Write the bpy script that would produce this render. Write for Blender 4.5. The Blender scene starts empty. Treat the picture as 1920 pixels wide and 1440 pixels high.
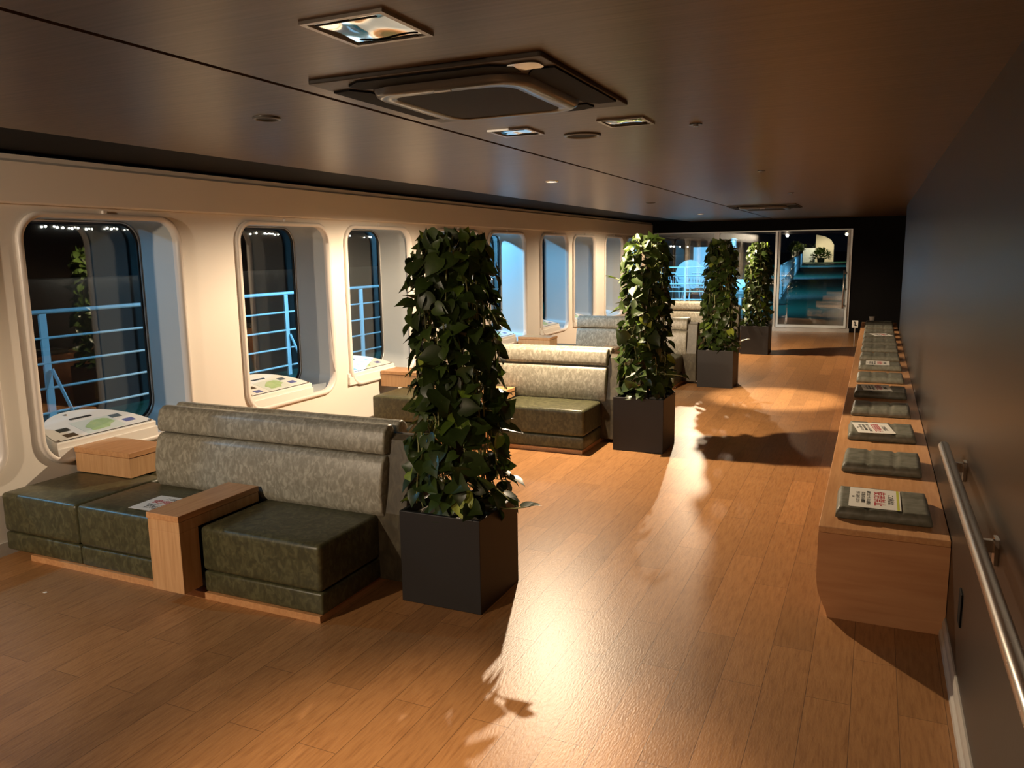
import bpy, bmesh, math, random
from mathutils import Vector, Matrix
PI = math.pi
SC = bpy.context.scene
C = SC.collection

# ---------------------------------------------------------------- camera
cam_d = bpy.data.cameras.new('camera')
cam = bpy.data.objects.new('camera', cam_d); C.objects.link(cam)
cam_d.sensor_width = 36.0
cam_d.lens = 1489.887 / 1920 * 36.0
cam_d.clip_start = 0.05; cam_d.clip_end = 4000
_r = Vector((0.91062521, 0.41296087, -0.01500185))
_u = Vector((-0.05372174, 0.15430185, 0.98656217))
_f = Vector((-0.40972639, 0.89758245, -0.16269613))
cam.matrix_world = Matrix(((_r.x, _u.x, -_f.x, 0), (_r.y, _u.y, -_f.y, 0), (_r.z, _u.z, -_f.z, 1.55), (0, 0, 0, 1)))
SC.camera = cam

# ---------------------------------------------------------------- world, exposure
SC.view_settings.view_transform = 'Standard'
SC.view_settings.look = 'None'
SC.view_settings.exposure = 1.3
SC.view_settings.gamma = 1.0
SC.view_settings.use_curve_mapping = False
w = bpy.data.worlds.new('night'); SC.world = w; w.use_nodes = True
w.node_tree.nodes['Background'].inputs[0].default_value = (0.10, 0.16, 0.30, 1)
w.node_tree.nodes['Background'].inputs[1].default_value = 0.004

# ---------------------------------------------------------------- lights
CEIL = 2.1
def lamp(name, kind, loc, power, col, rad=0.03, angle=150, blend=0.5, tgt=None, size=None):
    d = bpy.data.lights.new(name, kind); d.energy = power; d.color = col
    if kind in ('SPOT', 'POINT'): d.shadow_soft_size = rad
    if kind == 'SPOT': d.spot_size = math.radians(angle); d.spot_blend = blend
    if kind == 'AREA': d.shape = 'RECTANGLE'; d.size, d.size_y = size
    o = bpy.data.objects.new(name, d); C.objects.link(o); o.location = loc
    if tgt is not None:
        o.rotation_euler = (Vector(tgt) - Vector(loc)).to_track_quat('-Z', 'Y').to_euler()
    return o
WARM = (1.0, 0.77, 0.52)
LITX, LITY = -2.35, (-0.45, 5.88, 12.1)
lamp('downlight_lamp', 'SPOT', (-3.2, -1.0, 2.05), 150, (1.0, 0.79, 0.57), 0.05, 84, 1.0, tgt=(-3.35, 2.9, 0.75))
lamp('downlight_lamp', 'SPOT', (LITX, LITY[1], 2.06), 200, WARM, 0.025, 170, 0.3)
lamp('downlight_lamp', 'SPOT', (LITX, LITY[2], 2.06), 150, WARM, 0.03, 170, 0.3)
lamp('aisle_spot_lamp', 'SPOT', (-1.02, 1.62, 2.06), 95, (1.0, 0.74, 0.48), 0.03, 62, 1.0)
lamp('aisle_spot_lamp', 'SPOT', (-0.90, 8.62, 2.06), 170, (1.0, 0.80, 0.55), 0.03, 42, 0.6)
lamp('downlight_lamp', 'SPOT', (-1.1, -1.6, 2.06), 62, (1.0, 0.72, 0.46), 0.05, 70, 1.0, tgt=(0.1, 3.4, 0.2))  # unseen fill lamp behind the camera, added to brighten the bench end
COOL = (0.20, 0.60, 1.0)
for yy, pw in ((1.9, 55), (8.7, 200), (14.0, 120)):
    lamp('deck_lamp', 'SPOT', (-5.35 if yy > 3 else -5.9, yy, 2.25), pw, COOL, 0.06, 172, 0.3)
for x_, y_, z_, pw, c_ in ((-4.8, 21.5, 3.0, 620, COOL), (-0.5, 22.0, 3.2, 22, (0.12, 0.75, 0.85)), (-3.2, 30.0, 3.2, 300, COOL), (-4.0, 48.0, 3.5, 500, COOL), (-4.8, 75.0, 3.5, 500, COOL), (-5.2, 95.0, 3.4, 500, (1.0, 0.8, 0.5))):
    lamp('deck_lamp', 'SPOT', (x_, y_, z_), pw, c_, 0.1, 150, 0.6, tgt=(x_, y_+1.2, 0))

# ---------------------------------------------------------------- materials
MATS = {}
def nt(name):
    m = bpy.data.materials.new(name); m.use_nodes = True
    MATS[name] = m
    t = m.node_tree; b = t.nodes['Principled BSDF']
    return m, t, b
def col4(c): return (c[0], c[1], c[2], 1)
def plain(name, c, rough=0.5, metal=0.0, coat=0.0, spec=0.5, bump=0.0, bscale=200, emit=None, es=0):
    m, t, b = nt(name)
    b.inputs['Base Color'].default_value = col4(c)
    b.inputs['Roughness'].default_value = rough
    b.inputs['Metallic'].default_value = metal
    b.inputs['Coat Weight'].default_value = coat
    b.inputs['Specular IOR Level'].default_value = spec
    tc = t.nodes.new('ShaderNodeTexCoord'); n = t.nodes.new('ShaderNodeTexNoise')
    n.inputs['Scale'].default_value = bscale
    t.links.new(tc.outputs['Object'], n.inputs['Vector'])
    if bump > 0:
        bp = t.nodes.new('ShaderNodeBump'); bp.inputs['Strength'].default_value = bump; bp.inputs['Distance'].default_value = 0.002
        t.links.new(n.outputs['Fac'], bp.inputs['Height']); t.links.new(bp.outputs['Normal'], b.inputs['Normal'])
    else:
        mr = t.nodes.new('ShaderNodeMapRange'); mr.inputs['To Min'].default_value = max(0, rough-0.03); mr.inputs['To Max'].default_value = rough+0.03
        t.links.new(n.outputs['Fac'], mr.inputs['Value']); t.links.new(mr.outputs['Result'], b.inputs['Roughness'])
    if emit:
        b.inputs['Emission Color'].default_value = col4(emit); b.inputs['Emission Strength'].default_value = es
    return m
def mapping(t, scale, coord='Object', rot=(0, 0, 0)):
    tc = t.nodes.new('ShaderNodeTexCoord'); mp = t.nodes.new('ShaderNodeMapping')
    mp.inputs['Scale'].default_value = scale; mp.inputs['Rotation'].default_value = rot
    t.links.new(tc.outputs[coord], mp.inputs['Vector']); return mp.outputs['Vector']
def ramp(t, stops):
    r = t.nodes.new('ShaderNodeValToRGB'); e = r.color_ramp.elements
    e[0].position, e[0].color = stops[0][0], col4(stops[0][1])
    e[1].position, e[1].color = stops[-1][0], col4(stops[-1][1])
    for p, c in stops[1:-1]:
        x = e.new(p); x.color = col4(c)
    return r
def mottled(name, c1, c2, c3, rough, spec=0.5, scale=28, stretch=(1, 1, .55)):
    m, t, b = nt(name)
    v = mapping(t, stretch)
    n = t.nodes.new('ShaderNodeTexNoise'); n.inputs['Scale'].default_value = scale; n.inputs['Detail'].default_value = 5; n.inputs['Distortion'].default_value = 0.9
    t.links.new(v, n.inputs['Vector'])
    r = ramp(t, [(0.38, c1), (0.5, c2), (0.64, c3)])
    t.links.new(n.outputs['Fac'], r.inputs['Fac']); t.links.new(r.outputs['Color'], b.inputs['Base Color'])
    b.inputs['Roughness'].default_value = rough; b.inputs['Specular IOR Level'].default_value = spec
    bp = t.nodes.new('ShaderNodeBump'); bp.inputs['Strength'].default_value = 0.25; bp.inputs['Distance'].default_value = 0.003
    t.links.new(n.outputs['Fac'], bp.inputs['Height']); t.links.new(bp.outputs['Normal'], b.inputs['Normal'])
    return m
def wood(name, c1, c2, rough=0.4, axis='z', scale=6):
    m, t, b = nt(name)
    s = {'z': (9, 9, .7), 'x': (.7, 9, 9), 'y': (9, .7, 9)}[axis]
    v = mapping(t, s)
    n = t.nodes.new('ShaderNodeTexNoise'); n.inputs['Scale'].default_value = scale; n.inputs['Detail'].default_value = 6; n.inputs['Distortion'].default_value = 0.6
    t.links.new(v, n.inputs['Vector'])
    r = ramp(t, [(0.3, c1), (0.7, c2)])
    t.links.new(n.outputs['Fac'], r.inputs['Fac']); t.links.new(r.outputs['Color'], b.inputs['Base Color'])
    b.inputs['Roughness'].default_value = rough
    return m
# floor: laminate planks running along Y
def floor_material():
    m, t, b = nt('floor_planks')
    v = mapping(t, (1, 1, 1), 'Object', (0, 0, PI/2))
    br = t.nodes.new('ShaderNodeTexBrick')
    br.offset = 0.37; br.offset_frequency = 2; br.squash = 1
    br.inputs['Scale'].default_value = 1.0
    br.inputs['Mortar Size'].default_value = 0.0012
    br.inputs['Mortar Smooth'].default_value = 0.1
    br.inputs['Bias'].default_value = 0
    br.inputs['Brick Width'].default_value = 0.92
    br.inputs['Row Height'].default_value = 0.147
    br.inputs['Color1'].default_value = (0.0, 0.0, 0.0, 1); br.inputs['Color2'].default_value = (1, 1, 1, 1); br.inputs['Mortar'].default_value = (0.5, .5, .5, 1)
    t.links.new(v, br.inputs['Vector'])
    v2 = mapping(t, (11, 1.1, 1))
    n = t.nodes.new('ShaderNodeTexNoise'); n.inputs['Scale'].default_value = 7; n.inputs['Detail'].default_value = 8; n.inputs['Roughness'].default_value = 0.65
    t.links.new(v2, n.inputs['Vector'])
    r = ramp(t, [(0.28, (0.25, 0.112, 0.040)), (0.5, (0.36, 0.175, 0.066)), (0.72, (0.42, 0.215, 0.082))])
    t.links.new(n.outputs['Fac'], r.inputs['Fac'])
    hs = t.nodes.new('ShaderNodeHueSaturation'); t.links.new(r.outputs['Color'], hs.inputs['Color'])
    mr = t.nodes.new('ShaderNodeMapRange'); mr.inputs['To Min'].default_value = 0.86; mr.inputs['To Max'].default_value = 1.1
    t.links.new(br.outputs['Color'], mr.inputs['Value']); t.links.new(mr.outputs['Result'], hs.inputs['Value'])
    mx = t.nodes.new('ShaderNodeMix'); mx.data_type = 'RGBA'
    t.links.new(br.outputs['Fac'], mx.inputs['Factor']); t.links.new(hs.outputs['Color'], mx.inputs[6]); mx.inputs[7].default_value = (0.16, 0.075, 0.03, 1)
    t.links.new(mx.outputs[2], b.inputs['Base Color'])
    # fine speckled embossing
    v3 = mapping(t, (160, 45, 1))
    n3 = t.nodes.new('ShaderNodeTexNoise'); n3.inputs['Scale'].default_value = 1.0; n3.inputs['Detail'].default_value = 3
    t.links.new(v3, n3.inputs['Vector'])
    sub = t.nodes.new('ShaderNodeMath'); sub.operation = 'SUBTRACT'
    t.links.new(n3.outputs['Fac'], sub.inputs[0]); t.links.new(br.outputs['Fac'], sub.inputs[1])
    bp = t.nodes.new('ShaderNodeBump'); bp.inputs['Strength'].default_value = 0.6; bp.inputs['Distance'].default_value = 0.0012
    t.links.new(sub.outputs[0], bp.inputs['Height']); t.links.new(bp.outputs['Normal'], b.inputs['Normal'])
    b.inputs['Roughness'].default_value = 0.38
    b.inputs['Specular IOR Level'].default_value = 0.4
    return m
def ceiling_material():
    m, t, b = nt('ceiling_laminate')
    v = mapping(t, (1.2, 26, 1))
    n = t.nodes.new('ShaderNodeTexNoise'); n.inputs['Scale'].default_value = 3; n.inputs['Detail'].default_value = 6
    t.links.new(v, n.inputs['Vector'])
    r = ramp(t, [(0.3, (0.10, 0.068, 0.045)), (0.7, (0.165, 0.112, 0.075))])
    t.links.new(n.outputs['Fac'], r.inputs['Fac']); t.links.new(r.outputs['Color'], b.inputs['Base Color'])
    # joints across the panels, every 0.62 m
    tc = t.nodes.new('ShaderNodeTexCoord'); sp = t.nodes.new('ShaderNodeSeparateXYZ'); t.links.new(tc.outputs['Object'], sp.inputs[0])
    a = t.nodes.new('ShaderNodeMath'); a.operation = 'MULTIPLY'; a.inputs[1].default_value = 1/0.62; t.links.new(sp.outputs['Y'], a.inputs[0])
    f = t.nodes.new('ShaderNodeMath'); f.operation = 'FRACT'; t.links.new(a.outputs[0], f.inputs[0])
    g = t.nodes.new('ShaderNodeMath'); g.operation = 'LESS_THAN'; g.inputs[1].default_value = 0.007; t.links.new(f.outputs[0], g.inputs[0])
    sb = t.nodes.new('ShaderNodeMath'); sb.operation = 'MULTIPLY_ADD'; sb.inputs[1].default_value = -4; t.links.new(g.outputs[0], sb.inputs[0]); t.links.new(n.outputs['Fac'], sb.inputs[2])
    bp = t.nodes.new('ShaderNodeBump'); bp.inputs['Strength'].default_value = 0.2; bp.inputs['Distance'].default_value = 0.0015
    t.links.new(sb.outputs[0], bp.inputs['Height']); t.links.new(bp.outputs['Normal'], b.inputs['Normal'])
    b.inputs['Roughness'].default_value = 0.36
    return m
def glass_material():
    m, t, b = nt('window_glass'); t.nodes.remove(b)
    out = t.nodes['Material Output']
    tr = t.nodes.new('ShaderNodeBsdfTransparent'); tr.inputs[0].default_value = (0.93, 0.97, 0.97, 1)
    gl = t.nodes.new('ShaderNodeBsdfGlossy'); gl.inputs['Roughness'].default_value = 0.0
    lw = t.nodes.new('ShaderNodeLayerWeight'); lw.inputs['Blend'].default_value = 0.5
    pw = t.nodes.new('ShaderNodeMath'); pw.operation = 'POWER'; pw.inputs[1].default_value = 5; t.links.new(lw.outputs['Facing'], pw.inputs[0])
    fr = t.nodes.new('ShaderNodeMath'); fr.operation = 'MULTIPLY_ADD'; fr.inputs[1].default_value = 0.88; fr.inputs[2].default_value = 0.12; t.links.new(pw.outputs[0], fr.inputs[0])
    mx = t.nodes.new('ShaderNodeMixShader')
    t.links.new(fr.outputs[0], mx.inputs[0]); t.links.new(tr.outputs[0], mx.inputs[1]); t.links.new(gl.outputs[0], mx.inputs[2])
    t.links.new(mx.outputs[0], out.inputs['Surface'])
    return m
def leaf_material():
    m, t, b = nt('leaf')
    at = t.nodes.new('ShaderNodeAttribute'); at.attribute_name = 'tone'
    r = ramp(t, [(0.0, (0.022, 0.038, 0.008)), (0.5, (0.050, 0.085, 0.014)), (0.8, (0.15, 0.235, 0.025)), (1.0, (0.30, 0.36, 0.05))])
    t.links.new(at.outputs['Fac'], r.inputs['Fac'])
    n = t.nodes.new('ShaderNodeTexNoise'); n.inputs['Scale'].default_value = 60
    tc = t.nodes.new('ShaderNodeTexCoord'); t.links.new(tc.outputs['Object'], n.inputs['Vector'])
    hs = t.nodes.new('ShaderNodeHueSaturation'); t.links.new(r.outputs['Color'], hs.inputs['Color'])
    mr = t.nodes.new('ShaderNodeMapRange'); mr.inputs['To Min'].default_value = .7; mr.inputs['To Max'].default_value = 1.3
    t.links.new(n.outputs['Fac'], mr.inputs['Value']); t.links.new(mr.outputs['Result'], hs.inputs['Value'])
    t.links.new(hs.outputs['Color'], b.inputs['Base Color'])
    b.inputs['Roughness'].default_value = 0.38; b.inputs['Specular IOR Level'].default_value = 0.45
    out = t.nodes['Material Output']
    tl = t.nodes.new('ShaderNodeBsdfTranslucent'); mx = t.nodes.new('ShaderNodeMixShader'); mx.inputs[0].default_value = 0.22
    t.links.new(hs.outputs['Color'], tl.inputs['Color'])
    t.links.new(b.outputs[0], mx.inputs[1]); t.links.new(tl.outputs[0], mx.inputs[2]); t.links.new(mx.outputs[0], out.inputs['Surface'])
    return m
M_FLOOR = floor_material(); M_CEIL = ceiling_material(); M_GLASS = glass_material(); M_LEAF = leaf_material()
M_WALL = plain('cream_wall', (0.80, 0.745, 0.67), 0.42, bump=0.05, bscale=60)
M_RIM = plain('cream_rim', (0.74, 0.68, 0.62), 0.35)
M_REVEAL = plain('reveal_paint', (0.48, 0.50, 0.50), 0.4)
M_BLACKG = plain('black_gasket', (0.008, 0.008, 0.008), 0.5)
M_DARKW = plain('dark_wall', (0.029, 0.023, 0.019), 0.34, spec=0.38, bump=0.05, bscale=90)
M_BLACK = plain('black_panel', (0.0025, 0.002, 0.002), 0.7, spec=0.15)
M_SEAT = mottled('olive_vinyl', (0.047, 0.046, 0.023), (0.062, 0.061, 0.029), (0.095, 0.092, 0.045), 0.38, scale=34, stretch=(1, 1, .7))
M_BACK = mottled('taupe_vinyl', (0.215, 0.20, 0.155), (0.265, 0.25, 0.20), (0.37, 0.35, 0.285), 0.42, scale=46, stretch=(1, 1, .6))
M_SIDE = mottled('brown_vinyl', (0.055, 0.046, 0.03), (0.07, 0.058, 0.038), (0.09, 0.078, 0.05), 0.45, scale=30)
M_CUSH = mottled('grey_vinyl', (0.125, 0.125, 0.095), (0.155, 0.155, 0.12), (0.19, 0.185, 0.15), 0.45, scale=20)
M_WOODZ = wood('oak_upright', (0.50, 0.27, 0.12), (0.64, 0.38, 0.19), 0.4, 'z')
M_WOODX = wood('oak_lengthwise', (0.50, 0.24, 0.10), (0.63, 0.34, 0.155), 0.38, 'y')
M_WOODB = wood('oak_bench_end', (0.47, 0.22, 0.10), (0.58, 0.30, 0.145), 0.38, 'x', 3)
M_PLANTER = plain('charcoal_planter', (0.020, 0.018, 0.018), 0.5, spec=0.35)
M_SOIL = plain('soil', (0.16, 0.14, 0.11), 0.9, bump=0.8, bscale=60)
M_STEM = plain('vine_stem', (0.28, 0.30, 0.12), 0.5)
M_POLE = plain('moss_pole', (0.05, 0.035, 0.02), 0.9, bump=0.8, bscale=120)
M_WHITE = plain('white_laminate', (0.80, 0.77, 0.72), 0.35)
M_WHITEP = plain('white_deck_paint', (0.72, 0.78, 0.80), 0.4)
M_STEEL = plain('brushed_steel', (0.58, 0.54, 0.50), 0.26, metal=0.9)
M_ALU = plain('aluminium_frame', (0.55, 0.54, 0.52), 0.35, metal=0.6)
M_MIRROR = plain('mirror_reflector', (0.85, 0.85, 0.84), 0.06, metal=1.0)
M_PAPER = plain('paper', (0.78, 0.76, 0.70), 0.55)
M_INK = plain('black_ink', (0.02, 0.02, 0.02), 0.6)
M_RED = plain('red_ink', (0.42, 0.02, 0.03), 0.6)
M_LIME = plain('yellow_green_ink', (0.50, 0.52, 0.06), 0.6)
M_ACG = plain('dark_cassette', (0.060, 0.050, 0.042), 0.45, spec=0.3)
M_ACD = plain('cassette_grille', (0.010, 0.009, 0.008), 0.65, spec=0.2)
M_ACM = plain('cassette_ring', (0.085, 0.078, 0.07), 0.3, coat=.2)
M_LIT = plain('lit_downlight', (0.9, 0.85, 0.75), 0.4, emit=(1.0, 0.83, 0.62), es=12)
M_CITY = plain('city_light', (1, .9, .7), 0.4, emit=(1.0, 0.88, 0.70), es=14)
M_DECK = plain('green_deck', (0.008, 0.07, 0.045), 0.45, bump=0.2, bscale=30)
M_SEA = plain('night_sea', (0.004, 0.006, 0.010), 0.5)
M_MAPG = mottled('map_green', (0.38, 0.52, 0.24), (0.42, 0.56, 0.30), (0.55, 0.62, 0.30), 0.4, scale=9, stretch=(1, 1, 1))
M_MAPB = plain('map_pale', (0.66, 0.70, 0.64), 0.35)
M_PH = [plain('photo_brown', (0.10, 0.07, 0.04), 0.3), plain('photo_dark', (0.05, 0.05, 0.04), 0.3), plain('photo_slate', (0.12, 0.15, 0.17), 0.3), plain('photo_blue', (0.14, 0.16, 0.36), 0.3)]
M_BASE = plain('grey_skirting', (0.50, 0.47, 0.42), 0.35)
M_HOUSE = plain('cream_deckhouse', (0.75, 0.66, 0.52), 0.5)

# ---------------------------------------------------------------- mesh helpers
def obj(name, bm, m, parent=None, smooth=False, bevel=0, seg=2, ang=40):
    me = bpy.data.meshes.new(name); bm.normal_update(); bm.to_mesh(me); bm.free()
    if smooth:
        for p in me.polygons: p.use_smooth = True
    o = bpy.data.objects.new(name, me); C.objects.link(o)
    ms = m if isinstance(m, (list, tuple)) else [m]
    for x in ms: me.materials.append(x)
    if parent: o.parent = parent
    if bevel:
        b = o.modifiers.new('bevel', 'BEVEL'); b.width = bevel; b.segments = seg; b.limit_method = 'ANGLE'; b.angle_limit = math.radians(30)
    return o
def tag(o, label, cat, group=None, kind=None):
    if label: o['label'] = label
    if cat: o['category'] = cat
    if group: o['group'] = group
    if kind: o['kind'] = kind
    return o
def thing(name, label, cat, loc=(0, 0, 0), group=None):
    o = bpy.data.objects.new(name, None); C.objects.link(o); o.location = loc; o.empty_display_size = 0.1
    return tag(o, label, cat, group)
def struct(o): o['kind'] = 'structure'; return o
def box(bm, x0, x1, y0, y1, z0, z1, mi=0):
    vs = [bm.verts.new(p) for p in ((x0, y0, z0), (x1, y0, z0), (x1, y1, z0), (x0, y1, z0), (x0, y0, z1), (x1, y0, z1), (x1, y1, z1), (x0, y1, z1))]
    for f in ((3, 2, 1, 0), (4, 5, 6, 7), (0, 1, 5, 4), (1, 2, 6, 5), (2, 3, 7, 6), (3, 0, 4, 7)):
        bm.faces.new([vs[i] for i in f]).material_index = mi
    return bm
def bx(*a): return box(bmesh.new(), *a)
def prism(bm, pts, axis, a, b, mi=0):
    """closed outline pts (2-d) pushed along an axis from a to b"""
    def P(p, t):
        if axis == 'x': return (t, p[0], p[1])
        if axis == 'y': return (p[0], t, p[1])
        return (p[0], p[1], t)
    v0 = [bm.verts.new(P(p, a)) for p in pts]; v1 = [bm.verts.new(P(p, b)) for p in pts]
    n = len(pts); fs = []
    fs.append(bm.faces.new(v0)); fs.append(bm.faces.new(v1[::-1]))
    for i in range(n): fs.append(bm.faces.new((v0[(i+1) % n], v0[i], v1[i], v1[(i+1) % n])))
    for f in fs: f.material_index = mi
    bmesh.ops.recalc_face_normals(bm, faces=fs)
    return bm
def tube(bm, p0, p1, r, n=10, r2=None):
    p0, p1 = Vector(p0), Vector(p1); d = (p1-p0).normalized()
    a = d.orthogonal().normalized(); b = d.cross(a); r2 = r if r2 is None else r2
    A = [bm.verts.new(p0+(a*math.cos(2*PI*i/n)+b*math.sin(2*PI*i/n))*r) for i in range(n)]
    B = [bm.verts.new(p1+(a*math.cos(2*PI*i/n)+b*math.sin(2*PI*i/n))*r2) for i in range(n)]
    for i in range(n): bm.faces.new((A[i], A[(i+1) % n], B[(i+1) % n], B[i]))
    bm.faces.new(A[::-1]); bm.faces.new(B)
    return bm
def sweep(bm, pts, r, n=6, closed=False):
    pts = [Vector(p) for p in pts]; rings = []; m = len(pts)
    for i, p in enumerate(pts):
        if closed: d = pts[(i+1) % m]-pts[i-1]
        else: d = pts[min(i+1, m-1)]-pts[max(i-1, 0)]
        d.normalize(); ref = Vector((1, 0, 0)) if abs(d.x) < 0.9 else Vector((0, 1, 0))
        a = d.cross(ref).normalized(); b = d.cross(a)
        rings.append([bm.verts.new(p+(a*math.cos(2*PI*k/n)+b*math.sin(2*PI*k/n))*r) for k in range(n)])
    for i in range(m if closed else m-1):
        A, B = rings[i], rings[(i+1) % m]
        for k in range(n): bm.faces.new((A[k], A[(k+1) % n], B[(k+1) % n], B[k]))
    if not closed: bm.faces.new(rings[0][::-1]); bm.faces.new(rings[-1])
    return bm
def disc(bm, c, r, z0, z1, n=24):
    return prism(bm, [(c[0]+r*math.cos(2*PI*i/n), c[1]+r*math.sin(2*PI*i/n)) for i in range(n)], 'z', z0, z1)
def rrect(a0, a1, b0, b1, r, n=8):
    pts = []
    for cx, cy, s in ((a1-r, b1-r, 0), (a0+r, b1-r, 1), (a0+r, b0+r, 2), (a1-r, b0+r, 3)):
        for i in range(n+1):
            t = (s+i/n)*PI/2; pts.append((cx+r*math.cos(t), cy+r*math.sin(t)))
    return pts
def holed_slab(name, outer, holes, x, thick, m):
    """slab in the YZ plane at x with holes, through a filled 2-d curve"""
    cu = bpy.data.curves.new(name, 'CURVE'); cu.dimensions = '2D'; cu.fill_mode = 'BOTH'; cu.extrude = thick/2
    for pts in [outer]+holes:
        s = cu.splines.new('POLY'); s.points.add(len(pts)-1)
        for i, p in enumerate(pts): s.points[i].co = (p[0], p[1], 0, 1)
        s.use_cyclic_u = True
    tmp = bpy.data.objects.new('tmp', cu); C.objects.link(tmp)
    dg = bpy.context.evaluated_depsgraph_get()
    me = bpy.data.meshes.new_from_object(tmp.evaluated_get(dg))
    bpy.data.objects.remove(tmp)
    me.transform(Matrix(((0, 0, 1, x), (1, 0, 0, 0), (0, 1, 0, 0), (0, 0, 0, 1))))
    me.materials.clear(); me.materials.append(m); me.name = name
    o = bpy.data.objects.new(name, me); C.objects.link(o)
    return o
def text_mesh(name, s, size, m, parent, mat):
    cu = bpy.data.curves.new(name, 'FONT'); cu.body = s; cu.size = size; cu.align_x = 'CENTER'; cu.align_y = 'CENTER'; cu.extrude = 0.0002; cu.offset = size*0.012
    tmp = bpy.data.objects.new('tmp', cu); C.objects.link(tmp)
    dg = bpy.context.evaluated_depsgraph_get()
    me = bpy.data.meshes.new_from_object(tmp.evaluated_get(dg)); bpy.data.objects.remove(tmp)
    me.materials.clear(); me.materials.append(m); me.transform(mat)
    o = bpy.data.objects.new(name, me); C.objects.link(o); o.parent = parent
    return o

# ================================================================= SETTING
XW, XR, YE, Y0 = -4.15, 0.33, 16.0, -3.0
struct(obj('floor', bx(XW-0.35, 1.0, Y0, YE, -0.05, 0), M_FLOOR))
# ceiling: two panels with a dark shadow joint between them, a dark recess by the windows
SX = -1.795
struct(obj('ceiling', box(bx(SX+0.012, 1.0, Y0, YE, CEIL, CEIL+0.04), -3.36, SX-0.012, Y0, YE, CEIL, CEIL+0.04), M_CEIL))
struct(obj('trim_1', box(bx(SX-0.02, SX+0.02, Y0, YE, CEIL+0.03, CEIL+0.06), -4.25, -3.36, Y0, YE, CEIL+0.02, CEIL+0.06), M_BLACK))
# right wall: glossy dark panels, ends near the far end in a black recess
struct(obj('wall_right', bx(XR, XR+0.05, Y0, 12.1, 0, CEIL), M_DARKW))
struct(obj('wall_alcove', box(box(bx(0.72, 0.77, 12.1, YE, 0, CEIL), XR+0.05, 0.77, 12.05, 12.1, 0, CEIL), -0.42, 0.77, YE-0.04, YE, 0, CEIL), M_BLACK))
struct(obj('wall_back', bx(XW, XR, Y0-0.05, Y0, 0, CEIL), M_DARKW))
# skirting on the right wall in front of the bench
bm = prism(bmesh.new(), [(XR, 0), (XR, 0.075), (XR-0.006, 0.075), (XR-0.012, 0.055), (XR-0.012, 0.03), (XR-0.02, 0.02), (XR-0.022, 0)], 'y', Y0, 3.44)
struct(obj('baseboard_right', bm, M_BASE))

# left wall with rounded window openings
WIN = [(1.56, 2.60), (2.82, 3.88), (4.42, 5.45), (5.69, 6.74), (7.22, 8.26), (8.47, 9.55), (10.08, 11.12), (11.36, 12.40), (12.90, 13.92), (14.14, 15.18)]
WZ0, WZ1 = 0.43, 1.79
outer = [(Y0, 0), (YE, 0), (YE, 2.10), (Y0, 2.10)]
holes = [rrect(a, b, WZ0, WZ1, 0.14) for a, b in WIN]
struct(holed_slab('wall_left', outer, holes, XW-0.01, 0.02, M_WALL))
# header band over the windows, slightly proud of the wall
bm = prism(bmesh.new(), [(XW, 1.845), (XW+0.022, 1.845), (XW+0.026, 1.855), (XW+0.026, 2.06), (XW+0.004, 2.075), (XW, 2.10)], 'y', Y0, YE-.02)
struct(obj('trim_2', bm, M_WALL))
# outer skin of the ship's side with the outer openings
holes2 = [rrect(a+0.01, b+0.01, WZ0+0.03, WZ1+0.0, 0.14) for a, b in WIN]
struct(holed_slab('wall_outer_skin', [(Y0, -0.3), (YE, -0.3), (YE, 2.6), (Y0, 2.6)], holes2, -4.51, 0.02, M_REVEAL))
struct(obj('baseboard_left', bx(XW, XW+0.012, Y0, YE, 0, 0.07), M_BASE))
for i, (a, b) in enumerate(WIN):
    R0 = rrect(a, b, WZ0, WZ1, 0.14); R1 = rrect(a+0.01, b+0.01, WZ0+0.03, WZ1, 0.14)
    bm = bmesh.new()
    A = [bm.verts.new((XW-0.02, p[0], p[1])) for p in R0]; B = [bm.verts.new((-4.50, p[0], p[1])) for p in R1]
    n = len(A)
    for k in range(n): bm.faces.new((A[k], A[(k+1) % n], B[(k+1) % n], B[k]))
    win = struct(obj('window_%d' % (i+1), bm, M_REVEAL, smooth=True))
    # raised rim round the opening
    bm = bmesh.new()
    prof = [(0.0, -0.002), (0.012, 0.0), (0.012, 0.018), (0.004, 0.026), (-0.018, 0.0255), (-0.02, -0.03)]
    rings = []
    for off, dx in prof:
        RR = rrect(a-off*1.0-0.01, b+off+0.01, WZ0-off-0.01, WZ1+off+0.01, 0.15+off)
        rings.append([bm.verts.new((XW+dx, p[0], p[1])) for p in RR])
    for r in range(len(rings)-1):
        for k in range(n): bm.faces.new((rings[r][k], rings[r][(k+1) % n], rings[r+1][(k+1) % n], rings[r+1][k]))
    bmesh.ops.recalc_face_normals(bm, faces=bm.faces[:])
    struct(obj('window_frame', bm, M_RIM, win, smooth=True))
    # inner lip: bright aluminium ring with a black gasket behind
    for nm, mm, x, ins, rr_ in (('glazing_bead', M_ALU, -4.500, 0.006, 0.006), ('gasket', M_BLACKG, -4.512, 0.012, 0.010)):
        pts = [(x, p[0], p[1]) for p in rrect(a+0.01+ins, b+0.01-ins, WZ0+0.03+ins, WZ1-ins, 0.14)]
        pp = [q for k, q in enumerate(pts) if k == 0 or (Vector(q)-Vector(pts[k-1])).length > 1e-5]
        struct(obj(nm, sweep(bmesh.new(), pp, rr_, 6, True), mm, win, smooth=True))
    gp = struct(obj('glass_pane', bx(-0.002, 0.002, -(b-a)/2-.03, (b-a)/2+.03, WZ0+0.0, WZ1+.03), M_GLASS, win))
    gp.location = (-4.539, (a+b)/2, 0); gp.rotation_euler = (0, 0, 0.03)
    # small closer on top of the frame
    struct(obj('frame_catch', bx(XW, XW+0.018, (a+b)/2-0.012, (a+b)/2+0.012, WZ1+0.022, WZ1+0.04), M_RIM, win))

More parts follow.
